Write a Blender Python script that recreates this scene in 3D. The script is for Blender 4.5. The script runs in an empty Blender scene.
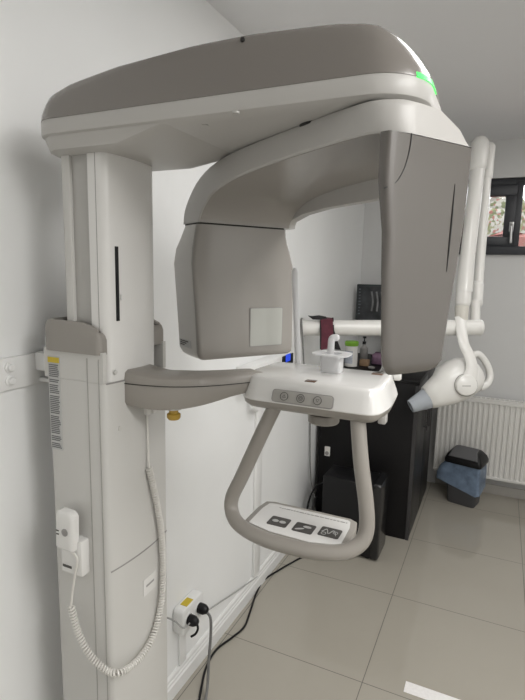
import bpy, bmesh, math, random
from math import sin, cos, pi, radians, sqrt
from mathutils import Vector, Matrix
random.seed(7)
scn = bpy.context.scene
COL = scn.collection

# ------------------------------------------------------------------ camera
CAM = Vector((0.98, 0.0, 1.56)); FPX = 510.0; YAW, PITCH, ROLL = 0.433, 0.155, 0.022
_f = Vector((-sin(YAW)*cos(PITCH), cos(YAW)*cos(PITCH), -sin(PITCH)))
_r0 = Vector((cos(YAW), sin(YAW), 0)); _u0 = _r0.cross(_f)
_r = cos(ROLL)*_r0 + sin(ROLL)*_u0; _u = -sin(ROLL)*_r0 + cos(ROLL)*_u0
cd = bpy.data.cameras.new('camera'); cam = bpy.data.objects.new('camera', cd); COL.objects.link(cam)
cd.sensor_fit = 'HORIZONTAL'; cd.sensor_width = 36.0; cd.lens = FPX/525*36; cd.clip_start = 0.02
m = Matrix((( _r.x, _u.x, -_f.x, CAM.x), (_r.y, _u.y, -_f.y, CAM.y), (_r.z, _u.z, -_f.z, CAM.z), (0, 0, 0, 1)))
cam.matrix_world = m
scn.camera = cam

def at(px, py, ax, v):
    """point on the plane axis=v that was measured at photo position px, py"""
    d = _f*FPX + _r*(px-262.5) - _u*(py-350)
    i = 'xyz'.index(ax); return CAM + d*((v-CAM[i])/d[i])

# ------------------------------------------------------------------ materials
def mat(name, col, rough=0.4, metal=0.0, coat=0.0, noise=0.0, nscale=8.0, bump=0.0, bscale=200.0, spec=0.5, trans=0.0, alpha=1.0, emit=None, estr=0.0, sub=0.0):
    M = bpy.data.materials.new(name); M.use_nodes = True
    nt = M.node_tree; b = nt.nodes['Principled BSDF']
    c = (*col, 1) if len(col) == 3 else col
    b.inputs['Base Color'].default_value = c
    b.inputs['Roughness'].default_value = rough; b.inputs['Metallic'].default_value = metal
    b.inputs['Coat Weight'].default_value = coat; b.inputs['Coat Roughness'].default_value = 0.08
    b.inputs['Specular IOR Level'].default_value = spec
    b.inputs['Transmission Weight'].default_value = trans; b.inputs['Alpha'].default_value = alpha
    if emit: b.inputs['Emission Color'].default_value = (*emit, 1); b.inputs['Emission Strength'].default_value = estr
    tc = nt.nodes.new('ShaderNodeTexCoord')
    if noise > 0:
        n = nt.nodes.new('ShaderNodeTexNoise'); n.inputs['Scale'].default_value = nscale; n.inputs['Detail'].default_value = 4
        nt.links.new(tc.outputs['Object'], n.inputs['Vector'])
        r = nt.nodes.new('ShaderNodeValToRGB')
        r.color_ramp.elements[0].color = (*[x*(1-noise) for x in c[:3]], 1); r.color_ramp.elements[1].color = (*[min(1, x*(1+noise)) for x in c[:3]], 1)
        r.color_ramp.elements[0].position = .3; r.color_ramp.elements[1].position = .7
        nt.links.new(n.outputs['Fac'], r.inputs['Fac']); nt.links.new(r.outputs['Color'], b.inputs['Base Color'])
    if bump > 0:
        n2 = nt.nodes.new('ShaderNodeTexNoise'); n2.inputs['Scale'].default_value = bscale
        nt.links.new(tc.outputs['Object'], n2.inputs['Vector'])
        bp = nt.nodes.new('ShaderNodeBump'); bp.inputs['Strength'].default_value = bump; bp.inputs['Distance'].default_value = 0.002
        nt.links.new(n2.outputs['Fac'], bp.inputs['Height']); nt.links.new(bp.outputs['Normal'], b.inputs['Normal'])
    return M

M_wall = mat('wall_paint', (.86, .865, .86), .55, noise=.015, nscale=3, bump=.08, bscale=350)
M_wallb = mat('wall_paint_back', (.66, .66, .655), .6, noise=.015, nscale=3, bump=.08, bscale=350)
M_ceil = mat('ceiling_paint', (.82, .82, .83), .8, noise=.01, nscale=2, bump=.05, bscale=300)
M_trim = mat('trim_white', (.82, .82, .81), .3, noise=.01)
M_white = mat('machine_white', (.78, .77, .75), .16, coat=.5, noise=.008, nscale=2)
M_light = mat('machine_light_grey', (.48, .467, .446), .4, coat=.05, noise=.008, nscale=2)
M_taupe = mat('machine_taupe', (.20, .183, .166), .22, coat=.35, noise=.01, nscale=2)
M_tube = mat('tube_unit_taupe', (.128, .117, .107), .25, coat=.3, noise=.01, nscale=2)
M_taupel = mat('machine_taupe_light', (.33, .31, .285), .3, coat=.2, noise=.01, nscale=2)
M_handle = mat('handle_taupe', (.315, .293, .265), .35, noise=.01, nscale=3)
M_col = mat('column_grey_white', (.60, .59, .565), .35, noise=.01, nscale=2)
M_chan = mat('channel_metal', (.45, .44, .42), .35, metal=.2, noise=.02, nscale=20)
M_black = mat('black_plastic', (.009, .009, .010), .4, spec=.3, noise=.05, nscale=30)
M_dark = mat('dark_gap', (.02, .019, .018), .6, noise=.05, nscale=30)
M_cab = mat('cabinet_black', (.006, .0055, .006), .5, spec=.25, noise=.1, nscale=4)
M_door = mat('cabinet_door_black', (.016, .0155, .016), .4, spec=.3, noise=.08)
M_cabd = mat('cabinet_edge', (.045, .043, .045), .4, noise=.05, nscale=10)
M_xray = mat('xray_ivory', (.80, .79, .76), .3, coat=.2, noise=.006)
M_cone = mat('cone_grey', (.40, .43, .47), .4, noise=.02)
M_green = mat('led_green', (.05, .8, .12), .3, noise=.01, emit=(.05, .9, .1), estr=1.1)
M_yellow = mat('yellow_plastic', (.42, .27, .04), .4, noise=.05)
M_sensor = mat('sensor_window', (.47, .475, .44), .3, noise=.01)
M_grey = mat('mid_grey', (.30, .29, .28), .4, noise=.02)
M_btn = mat('button_panel_grey', (.40, .385, .36), .4, noise=.01)
M_print = mat('dark_print', (.07, .065, .06), .5, noise=.03)
M_label = mat('label_paper', (.52, .52, .51), .5, noise=.02)
M_brown = mat('amber_window', (.13, .075, .05), .25, noise=.05)
M_frost = mat('frosted_plastic', (.86, .86, .87), .3, trans=.35, noise=.01)
M_frame = mat('anthracite_frame', (.028, .03, .036), .4, noise=.04, nscale=12)
M_metal = mat('silver_metal', (.6, .6, .6), .3, metal=.8, noise=.02)
M_cable_g = mat('cable_grey', (.17, .17, .165), .5, noise=.02)
M_cable_l = mat('cable_light', (.38, .38, .37), .5, noise=.02)
M_cord = mat('cord_white', (.74, .72, .68), .4, noise=.01)
M_burg = mat('burgundy_cloth', (.10, .018, .032), .8, noise=.2, nscale=40, bump=.3, bscale=500)
M_bcloth = mat('black_cloth', (.012, .011, .012), .8, noise=.2, nscale=40)
M_gcap = mat('green_cap', (.22, .48, .04), .4, noise=.02)
M_tan = mat('tan_card', (.30, .20, .12), .7, noise=.1, nscale=40)
M_mauve = mat('mauve_plastic', (.22, .13, .20), .5, noise=.15, nscale=40)
M_binb = mat('bin_grey', (.075, .075, .08), .5, noise=.05)
M_flap = mat('bin_flap_grey', (.13, .13, .135), .45, noise=.04)
M_bag = mat('bag_blue', (.22, .30, .42), .3, noise=.3, nscale=18, alpha=.72, bump=.9, bscale=30)
M_rad = mat('radiator_white', (.74, .73, .70), .3, noise=.01)
M_blue = mat('blue_display', (.02, .06, .6), .3, noise=.05, emit=(.03, .1, .9), estr=.4)
M_screen = mat('dark_screen', (.035, .038, .042), .25, noise=.6, nscale=14)
M_stick = mat('yellow_sticker', (.60, .45, .03), .5, noise=.03)

# glass: clear pane
M_glass = bpy.data.materials.new('window_glass'); M_glass.use_nodes = True
nt = M_glass.node_tree; nt.nodes.clear()
o_ = nt.nodes.new('ShaderNodeOutputMaterial'); t_ = nt.nodes.new('ShaderNodeBsdfTransparent'); g_ = nt.nodes.new('ShaderNodeBsdfGlossy'); mx = nt.nodes.new('ShaderNodeMixShader')
fr = nt.nodes.new('ShaderNodeFresnel'); g_.inputs['Roughness'].default_value = .03
nt.links.new(fr.outputs[0], mx.inputs[0]); nt.links.new(t_.outputs[0], mx.inputs[1]); nt.links.new(g_.outputs[0], mx.inputs[2]); nt.links.new(mx.outputs[0], o_.inputs[0])

# floor: large beige gloss tiles, thin joints, position based
M_floor = bpy.data.materials.new('floor_tiles'); M_floor.use_nodes = True
nt = M_floor.node_tree; b = nt.nodes['Principled BSDF']; L = nt.links.new
tc = nt.nodes.new('ShaderNodeNewGeometry'); sx = nt.nodes.new('ShaderNodeSeparateXYZ'); L(tc.outputs['Position'], sx.inputs[0])
def mth(op, a, bv=None, c=None):
    n = nt.nodes.new('ShaderNodeMath'); n.operation = op
    for i, v in enumerate((a, bv, c)):
        if v is None: continue
        if isinstance(v, (int, float)): n.inputs[i].default_value = v
        else: L(v, n.inputs[i])
    return n.outputs[0]
def joint(sock, off, per, w):
    q = mth('FRACT', mth('DIVIDE', mth('SUBTRACT', sock, off), per))
    d = mth('MULTIPLY', mth('MINIMUM', q, mth('SUBTRACT', 1.0, q)), per)
    return mth('LESS_THAN', d, w)
jx = joint(sx.outputs[0], 0.622-0.59*4, .59, .0016); jy = joint(sx.outputs[1], 1.757-.6*6, .6, .0016)
jj = mth('MAXIMUM', jx, jy)
nz = nt.nodes.new('ShaderNodeTexNoise'); nz.inputs['Scale'].default_value = 2.5; nz.inputs['Detail'].default_value = 5; L(tc.outputs['Position'], nz.inputs['Vector'])
cr = nt.nodes.new('ShaderNodeValToRGB'); cr.color_ramp.elements[0].color = (.385, .358, .305, 1); cr.color_ramp.elements[1].color = (.425, .397, .343, 1); L(nz.outputs['Fac'], cr.inputs[0])
mix = nt.nodes.new('ShaderNodeMix'); mix.data_type = 'RGBA'; L(jj, mix.inputs[0]); L(cr.outputs[0], mix.inputs[6]); mix.inputs[7].default_value = (.13, .12, .105, 1)
L(mix.outputs[2], b.inputs['Base Color'])
L(mth('ADD', mth('MULTIPLY', jj, .5), .05), b.inputs['Roughness']); b.inputs['Specular IOR Level'].default_value = .6

# ------------------------------------------------------------------ mesh builder
WO = {}
def link(o): COL.objects.link(o); return o
def tag(o, label=None, cat=None, group=None, kind=None):
    if label: o['label'] = label
    if cat: o['category'] = cat
    if group: o['group'] = group
    if kind: o['kind'] = kind
    return o
def thing(name, loc, label=None, cat=None, group=None, kind=None):
    o = link(bpy.data.objects.new(name, None)); o.location = loc; o.empty_display_size = .05
    WO[o] = Vector(loc); return tag(o, label, cat, group, kind)

def catmull(P, n=8):
    P = [Vector(p) for p in P]; out = []
    for i in range(len(P)-1):
        p0 = P[max(i-1, 0)]; p1 = P[i]; p2 = P[i+1]; p3 = P[min(i+2, len(P)-1)]
        for k in range(n):
            t = k/n
            out.append(.5*((2*p1)+(p2-p0)*t+(2*p0-5*p1+4*p2-p3)*t*t+(3*p1-p0-3*p2+p3)*t**3))
    out.append(P[-1]); return out

def rrect(x0, x1, y0, y1, r, n=6):
    """rounded rectangle outline, counter clockwise; r a number or (x0y0, x1y0, x1y1, x0y1)"""
    rr = (r,)*4 if isinstance(r, (int, float)) else r
    out = []
    for (cx, cy, a0, q) in ((x0+rr[0], y0+rr[0], pi, rr[0]), (x1-rr[1], y0+rr[1], 1.5*pi, rr[1]), (x1-rr[2], y1-rr[2], 0, rr[2]), (x0+rr[3], y1-rr[3], .5*pi, rr[3])):
        for k in range(n+1):
            a = a0+.5*pi*k/n; out.append((cx+q*cos(a), cy+q*sin(a)))
    return out
def inset(poly, d):
    n = len(poly); out = []
    for i in range(n):
        a = Vector(poly[i-1]); b_ = Vector(poly[i]); c = Vector(poly[(i+1) % n])
        e1 = (b_-a); e2 = (c-b_)
        if e1.length < 1e-7: e1 = e2
        if e2.length < 1e-7: e2 = e1
        n1 = Vector((-e1.y, e1.x)).normalized(); n2 = Vector((-e2.y, e2.x)).normalized()
        nn = (n1+n2); 
        if nn.length < 1e-6: nn = n1
        nn.normalize(); k = max(.5, nn.dot(n1)); out.append(tuple(b_+nn*(d/k)))
    return out

def densify(p, d=.03):
    out = []
    for i in range(len(p)):
        a = Vector(p[i]); b_ = Vector(p[(i+1) % len(p)]); k = max(1, int((b_-a).length/d))
        for j in range(k): out.append(tuple(a+(b_-a)*(j/k)))
    return out
class MB:
    def __init__(s): s.bm = bmesh.new()
    def box(s, lo, hi, bev=0.0, seg=2, M=None):
        t = bmesh.new(); bmesh.ops.create_cube(t, size=1.0)
        lo = Vector(lo); hi = Vector(hi)
        for v in t.verts: v.co = Vector([(lo[i]+hi[i])/2 + v.co[i]*(hi[i]-lo[i]) for i in range(3)])
        if bev > 0: bmesh.ops.bevel(t, geom=t.edges[:], offset=bev, segments=seg, affect='EDGES', profile=.5)
        return s._add(t, M)
    def _add(s, t, M=None):
        if M is not None: bmesh.ops.transform(t, matrix=M, verts=t.verts)
        me = bpy.data.meshes.new('tmp'); t.to_mesh(me); t.free(); s.bm.from_mesh(me); bpy.data.meshes.remove(me); return s
    def loft(s, rings, cap=True, close=True, capends=(True, True)):
        R = [[s.bm.verts.new(Vector(p)) for p in r] for r in rings]; n = len(R[0])
        for a, b_ in zip(R[:-1], R[1:]):
            for i in range(n if close else n-1):
                j = (i+1) % n
                try: s.bm.faces.new((a[i], a[j], b_[j], b_[i]))
                except ValueError: pass
        if cap:
            if capends[0]: s.bm.faces.new(list(reversed(R[0])))
            if capends[1]: s.bm.faces.new(R[-1])
        return s
    def prism(s, poly, z0, z1, bev=0.0, f=None, seg=2):
        """outline in xy, from z0 to z1 with rounded rims; f maps (x,y,z) to world"""
        f = f or (lambda x, y, z: (x, y, z))
        if bev > 0:
            rings = []
            for k in range(seg+1):
                a = pi/2*k/seg; rings.append([f(x, y, z0+bev*(1-sin(a))) for x, y in inset(poly, bev*(1-cos(pi/2-a)) if False else bev*(1-sin(pi/2*k/seg)) )])
            rings = []
            for k in range(seg+1):
                a = pi/2*k/seg; rings.append([f(x, y, z0+bev*(1-cos(a))) for x, y in inset(poly, bev*(1-sin(a)))])
            for k in range(seg+1):
                a = pi/2*(1-k/seg); rings.append([f(x, y, z1-bev*(1-cos(a))) for x, y in inset(poly, bev*(1-sin(a)))])
        else: rings = [[f(x, y, z0) for x, y in poly], [f(x, y, z1) for x, y in poly]]
        return s.loft(rings)
    def tube(s, path, r, n=12, asp=1.0, up=None, cap=True, rnd=False):
        P = [Vector(p) for p in path]; m_ = len(P); rad = r if isinstance(r, (list, tuple)) else [r]*m_
        T = [(P[min(i+1, m_-1)]-P[max(i-1, 0)]).normalized() for i in range(m_)]
        N = Vector(up) if up else (Vector((0, 0, 1)) if abs(T[0].z) < .9 else Vector((1, 0, 0)))
        N = (N-T[0]*N.dot(T[0])).normalized(); rings = []
        for i in range(m_):
            if up: N2 = Vector(up)-T[i]*Vector(up).dot(T[i]); N = N2.normalized() if N2.length > .05 else N
            N = (N-T[i]*N.dot(T[i])).normalized(); B = T[i].cross(N)
            rings.append([P[i]+(N*cos(2*pi*k/n)*asp+B*sin(2*pi*k/n))*rad[i] for k in range(n)])
        if rnd:
            a = []; b_ = []
            for q in (0.35, .75, .95):
                c0 = sqrt(1-q*q); 
                a.append([P[0]-T[0]*rad[0]*q+(p-P[0])*c0 for p in rings[0]]); b_.append([P[-1]+T[-1]*rad[-1]*q+(p-P[-1])*c0 for p in rings[-1]])
            rings = a[::-1]+rings+b_
        return s.loft(rings, cap)
    def lathe(s, prof, o, ax=(0, 0, 1), n=24):
        ax = Vector(ax).normalized(); h = Vector((1, 0, 0)) if abs(ax.x) < .9 else Vector((0, 1, 0))
        a = (h-ax*h.dot(ax)).normalized(); b_ = ax.cross(a); o = Vector(o)
        return s.loft([[o+ax*z+(a*cos(2*pi*k/n)+b_*sin(2*pi*k/n))*max(r, 1e-4) for k in range(n)] for r, z in prof])
    def build(s, name, material, parent=None, label=None, smooth=40, cat=None, group=None, kind=None, flip=False, keep=False):
        bmesh.ops.recalc_face_normals(s.bm, faces=s.bm.faces[:])
        me = bpy.data.meshes.new(name); s.bm.to_mesh(me); s.bm.free()
        if smooth:
            for p in me.polygons: p.use_smooth = True
            me.set_sharp_from_angle(angle=radians(smooth))
        me.materials.append(material)
        o = link(bpy.data.objects.new(name, me))
        xs = [v.co for v in me.vertices]
        lo = Vector([min(v[i] for v in xs) for i in range(3)]); hi = Vector([max(v[i] for v in xs) for i in range(3)])
        c = (lo+hi)/2
        if parent is None: c.z = lo.z
        me.transform(Matrix.Translation(-c)); WO[o] = c
        o.location = c-(WO[parent] if parent else Vector())
        if parent: o.parent = parent
        return tag(o, label, cat, group, kind)

def frame_map(o, ex, ey, ez):
    o = Vector(o); ex = Vector(ex); ey = Vector(ey); ez = Vector(ez)
    return lambda x, y, z: o+ex*x+ey*y+ez*z

# ================================================================== ROOM
BW = 3.88; CH = 2.45; RX = 2.75; FY = -1.5
MB().box((-.1, FY-.1, -.1), (RX+.1, BW+.2, 0)).build('floor', M_floor, kind='structure', smooth=0)
MB().box((-.1, FY-.1, CH), (RX+.1, BW+.2, CH+.1)).build('ceiling', M_ceil, kind='structure', smooth=0)
MB().box((-.1, FY, 0), (0, BW+.2, CH)).build('wall_left', M_wall, kind='structure', smooth=0)
MB().box((RX, FY, 0), (RX+.1, BW+.2, CH)).build('wall_right', M_wall, kind='structure', smooth=0)
MB().box((0, FY-.1, 0), (RX, FY, CH)).build('wall_front', M_wall, kind='structure', smooth=0)
wx0, wx1, wz0, wz1 = .62, 2.05, 1.705, 2.205
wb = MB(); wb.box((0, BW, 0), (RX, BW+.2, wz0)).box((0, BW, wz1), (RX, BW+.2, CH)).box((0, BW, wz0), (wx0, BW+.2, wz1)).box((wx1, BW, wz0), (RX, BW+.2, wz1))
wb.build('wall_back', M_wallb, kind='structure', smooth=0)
# skirting on the left wall, stepped profile
def skirt(y0, y1):
    prof = [(0, 0), (.016, 0), (.016, .052), (.012, .058), (.012, .066), (.009, .070), (.009, .082), (.004, .090), (0, .090)]
    return MB().loft([[(x, y0, z) for x, z in prof], [(x, y1, z) for x, z in prof]])
skirt(FY, 2.9).build('baseboard_left', M_trim, kind='structure', smooth=20)
MB().box((.65, BW-.012, 0), (RX, BW, .07), .002).build('baseboard_back', mat('skirting_tile', (.42, .40, .37), .3, noise=.03), kind='structure')
# cable trunking on left wall
MB().box((0, 2.05, .09), (.014, 2.115, 1.12), .003).build('trim_1', M_trim, kind='structure')
MB().box((0, 1.425, .088), (.011, 1.468, .26), .003).build('trim_2', M_trim, kind='structure')

# window
W = thing('window_1', ((wx0+wx1)/2, BW+.03, wz0), kind='structure')
fy0, fy1 = BW+.02, BW+.09
fr_ = MB()
fr_.box((wx0, fy0, wz0), (wx1, fy1, wz0+.05), .004).box((wx0, fy0, wz1-.045), (wx1, fy1, wz1), .004).box((wx0, fy0, wz0), (wx0+.045, fy1, wz1), .004).box((wx1-.045, fy0, wz0), (wx1, fy1, wz1), .004)
fr_.box((1.008, fy0-.004, wz0+.02), (1.058, fy1, wz1-.02), .004)
fr_.build('window_frame', M_frame, W)
sa = MB(); sx0, sx1, sz0, sz1 = .668, 1.021, 1.757, 2.158; px0, px1, pz0, pz1 = .745, .955, 1.822, 2.090
for lo, hi in (((sx0, sz0), (sx1, pz0)), ((sx0, pz1), (sx1, sz1)), ((sx0, pz0), (px0, pz1)), ((px1, pz0), (sx1, pz1))):
    sa.box((lo[0], fy0-.012, lo[1]), (hi[0], fy1-.015, hi[1]), .004)
S_ = sa.build('window_sash', M_frame, W)
hd = MB(); hp = at(511, 231, 'y', fy0-.014)
hd.box((hp.x-.014, fy0-.022, hp.z-.005), (hp.x+.014, fy0-.012, hp.z+.06), .004)
hd.tube(catmull([(hp.x, fy0-.02, hp.z+.04), (hp.x, fy0-.042, hp.z+.03), (hp.x+.002, fy0-.045, hp.z-.02), (hp.x+.004, fy0-.045, hp.z-.075)], 5), .0095, 10, rnd=True)
hd.build('window_handle', M_metal, S_, label='silver window handle')
MB().box((px0-.01, fy0+.02, pz0-.01), (px1+.01, fy0+.026, pz1+.01)).build('window_pane', M_glass, S_, smooth=0)
MB().box((1.05, fy0+.02, wz0+.04), (wx1-.03, fy0+.026, wz1-.03)).build('window_pane', M_glass, W, smooth=0)
MB().box((wx0-.04, BW-.028, wz0-.006), (wx1+.04, BW+.022, wz0+.05), .004).build('window_sill', M_frame, W)
# outdoors: flowering hedge and a red tiled roof edge beyond the window
def noisy(name, ramp, scale):
    M = mat(name, (.3, .3, .3), .9); nt = M.node_tree
    v = nt.nodes.new('ShaderNodeTexVoronoi'); v.inputs['Scale'].default_value = scale
    tcn = nt.nodes.new('ShaderNodeTexCoord'); nt.links.new(tcn.outputs['Object'], v.inputs['Vector'])
    sp = nt.nodes.new('ShaderNodeSeparateColor'); nt.links.new(v.outputs['Color'], sp.inputs[0])
    r = nt.nodes.new('ShaderNodeValToRGB'); r.color_ramp.interpolation = 'CONSTANT'
    while len(r.color_ramp.elements) < len(ramp): r.color_ramp.elements.new(.5)
    for e, (p, c) in zip(r.color_ramp.elements, ramp): e.position = p; e.color = (*c, 1)
    nt.links.new(sp.outputs[0], r.inputs[0]); nt.links.new(r.outputs[0], nt.nodes['Principled BSDF'].inputs['Base Color']); return M
M_hedge = noisy('hedge_leaves', [(0, (.17, .165, .14)), (.3, (.10, .10, .05)), (.5, (.19, .185, .165)), (.72, (.13, .05, .04)), (.82, (.06, .07, .03))], 40)
M_redfl = noisy('red_flowers', [(0, (.13, .035, .028)), (.4, (.12, .045, .038)), (.7, (.14, .055, .045)), (.9, (.10, .075, .05))], 16)
def bushy(x0, x1, y, z0, zt, amp, seed):
    rnd = random.Random(seed); mb = MB(); n = 60; top = []
    for k in range(n+1):
        x = x0+(x1-x0)*k/n; top.append((x, zt+amp*(rnd.random()-.5)+amp*.8*sin(x*5+seed)))
    r1 = [(x0, y, z0)]+[(x, y+.06*rnd.random(), z) for x, z in top]+[(x1, y, z0)]
    r2 = [(p[0], p[1]+.35, p[2]-(.05 if 0 < i < len(r1)-1 else 0)) for i, p in enumerate(r1)]
    return mb.loft([r1, r2])
bushy(-.2, 3.6, 5.7, 0, 2.26, .10, 3).build('flowering_hedge', M_hedge, smooth=0, label='pale leafy hedge with small blossoms seen outside through the window', cat='hedge')
MB().box((-1, 4.2, -.1), (5, 7, 0)).build('ground_outside', M_hedge, kind='structure', smooth=0)
bushy(-.2, 3.4, 5.05, 0, 1.90, .04, 9).build('red_flower_bed', M_redfl, smooth=0, label='low band of red blossoms outside, in front of the pale hedge', cat='flowers')

# ================================================================== PANORAMIC MACHINE
PM = thing('panoramic_xray_machine', (.165, .905, 0), 'tall white and taupe panoramic dental x-ray machine bracketed to the left wall', 'x-ray machine')
# --- base column
by0, by1, bx0, bx1 = .800, 1.018, .080, .250
def col_plan(x0, x1, y0, y1, r, bulge):
    p = rrect(x0, x1, y0, y1, r, 5); ym = (y0+y1)/2; h = (y1-y0)/2
    q = []
    for x, y in p:
        if x > x1-.02: x += bulge*max(0, 1-((y-ym)/h)**2)
        q.append((x, y))
    # extra points along the front so the bulge is round
    out = []
    for i, (x, y) in enumerate(q):
        out.append((x, y))
        nx, ny = q[(i+1) % len(q)]
        if x > x1-.02 and nx > x1-.02 and ny-y > .05:
            for k in range(1, 10):
                t = k/10; yy = y+(ny-y)*t; out.append((x1+bulge*max(0, 1-((yy-ym)/h)**2), yy))
    return out
planB = col_plan(bx0, bx1, by0, by1, (.025, .010, .010, .025), .010)
bc = MB().prism(planB, 0, 1.319, .002).build('base_column', M_col, PM, smooth=30)
# raised side walls round the lift opening
wl = MB(); wl.box((.082, by0, 1.319), (.2485, by0+.011, 1.384)).box((.082, by1-.011, 1.319), (.2485, by1, 1.384)).box((.080, by0+.011, 1.319), (.092, by1-.011, 1.384))
wl.build('column_guard', M_col, bc, smooth=30)
# grey U shaped cap
def ucap():
    o = densify(rrect(.073, .2445, by0-.005, by1+.005, (.035, .012, .012, .035), 6), .02)
    # open loop from front-near round the back to front-far
    near = [(x, y) for x, y in o if y < .905]; far = [(x, y) for x, y in o if y >= .905]
    path = [p for p in sorted(near, key=lambda p: -p[0]) ] + sorted(far, key=lambda p: p[0])
    # order along back: near run goes decreasing x, far run increasing x
    rings = []
    n = len(path)
    for i, (x, y) in enumerate(path):
        a = Vector(path[max(i-1, 0)]); b_ = Vector(path[min(i+1, n-1)]); t = (b_-a).normalized(); nrm = Vector((t.y, -t.x))
        p = Vector((x, y)); c = Vector((.165, .91))
        if nrm.dot(c-p) < 0: nrm = -nrm
        top = 1.445 if x < .17 else 1.445-.028*((x-.17)/.086)**2
        prof = [(0, 1.379), (0, top-.014), (.003, top-.005), (.008, top), (.016, top), (.019, top-.004), (.019, 1.379)]
        rings.append([(p.x+nrm.x*d, p.y+nrm.y*d, z) for d, z in prof])
    return MB().loft(rings)
ucap().build('column_cap', mat('cap_taupe', (.30, .28, .255), .4, noise=.01), bc, label='taupe cap around the lift opening', smooth=35)
# side rib lines on near face
sr = MB(); sr.box((.205, by0-.0012, .002), (.2065, by0+.001, 1.37))
sr.box((.236, by0-.0012, .002), (.2375, by0+.001, 1.37)); sr.build('side_seam', mat('seam_shade', (.38, .37, .35), .5, noise=.01), bc, smooth=0)
# front seams
sm = MB()
def front_x(y, off=0.0): return bx1+.010*max(0, 1-((y-.909)/.109)**2)+off
def front_strip(y0, y1, z0, z1, th=.0012, x_off=0.0, n=12):
    r = []
    for k in range(n+1):
        y = y0+(y1-y0)*k/n; x = front_x(y, x_off); r.append([(x-.002, y, z0), (x+th, y, z0), (x+th, y, z1), (x-.002, y, z1)])
    return MB().loft(r)
front_strip(.806, 1.012, .891, .8945, .0006).build('panel_seam', M_grey, bc, smooth=0)
fs = front_strip(.806, .86, 1.3165, 1.3195, .0006); fs.build('panel_seam', M_grey, bc, smooth=0)
# warning label strip on the near face (yellow head and lines of small print)
lb = MB().box((.094, by0-.0014, 1.155), (.128, by0+.001, 1.366)).build('warning_label', M_label, bc, label='long paper label of small print with yellow head', smooth=0)
MB().box((.0945, by0-.002, 1.352), (.1275, by0-.0012, 1.364)).build('label_head', M_stick, lb, smooth=0)
tl = MB(); z = 1.348
while z > 1.16:
    x1 = .126-random.random()*.006
    tl.box((.097, by0-.0019, z-.0022), (x1, by0-.0012, z)); z -= .0042 if random.random() < .8 else .008
tl.build('label_print', mat('print_grey', (.13, .13, .135), .5, noise=.02), lb, smooth=0)
# small label with dark print on the lower front panel
p0 = at(136, 583, 'x', .259); p1 = at(155, 606, 'x', .257)
fl = front_strip(.905, .955, .775, .818, .0014).build('name_plate', M_white, bc, smooth=0)
front_strip(.914, .945, .795, .800, .0020).build('plate_print', M_grey, fl, smooth=0)
for (yy, zz) in ((.838, 1.215), (.83, 1.34)): MB().lathe([(.0001, .0022), (.005, .002), (.0055, 0)], (front_x(yy)-.0004, yy, zz), (1, 0, 0), 12).build('screw_cover', M_col, bc)
# --- lift column
ly0, ly1 = .815, .978
planL = col_plan(.205, .2495, ly0, ly1, (.004, .014, .012, .004), .008)
lc = MB().prism(planL, 1.315, 1.80, .0).build('lift_column', M_white, PM, smooth=30)
ch = MB().box((.159, ly0+.007, 1.32), (.206, ly1-.008, 1.80)); ch.build('column_channel', M_chan, lc, smooth=0)
MB().prism(rrect(.134, .160, ly0-.001, ly1, (.010, .003, .003, .006), 5), 1.32, 1.80).build('column_rail', M_col, lc, smooth=30)
MB().box((.2275, ly0-.0006, 1.4), (.2285, ly0+.002, 1.80)).build('column_seam', M_grey, lc, smooth=0)
def lx(y): return .2495+.008*max(0, 1-((y-.8965)/.0815)**2)
sl = MB(); r = []
for (y, z) in catmull([(.843, 1.600, 0), (.8435, 1.52, 0), (.8435, 1.450, 0)], 4) and [(.8425, 1.602), (.8425, 1.448)]:
    r.append([(lx(y)-.004, y-.0045, z), (lx(y)+.0012, y-.0045, z), (lx(y)+.0012, y+.0045, z), (lx(y)-.004, y+.0045, z)])
slot = sl.loft(r).build('height_slot', M_black, lc, label='black vertical height scale slot', smooth=0)
mk = MB(); x = lx(.853)+.0006
mk.loft([[(x-.004, .849, 1.503), (x-.004, .860, 1.497), (x-.004, .849, 1.491)], [(x+.003, .849, 1.503), (x+.003, .860, 1.497), (x+.003, .849, 1.491)]]).build('height_marker', M_white, lc, smooth=0)
# faint inset panel line
# --- wall bracket
wbk = MB(); wbk.box((0, .60, 1.285), (.012, 1.0, 1.358), .003); wbk.box((.01, .835, 1.318), (.085, .90, 1.362), .006).box((.01, .845, 1.29), (.085, .90, 1.30), .003)
wk = wbk.build('wall_bracket', M_trim, PM)
for z in (1.337, 1.307):
    MB().lathe([(.012, 0), (.012, .004), (.008, .005), (.008, .012), (.006, .014), (.0001, .014)], (.0115, .766, z), (1, 0, 0), 12).build('bolt', M_trim, wk)
MB().box((.035, .845, 1.355), (.05, .86, 1.40), .004).build('bracket_clip', M_trim, wk)

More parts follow.
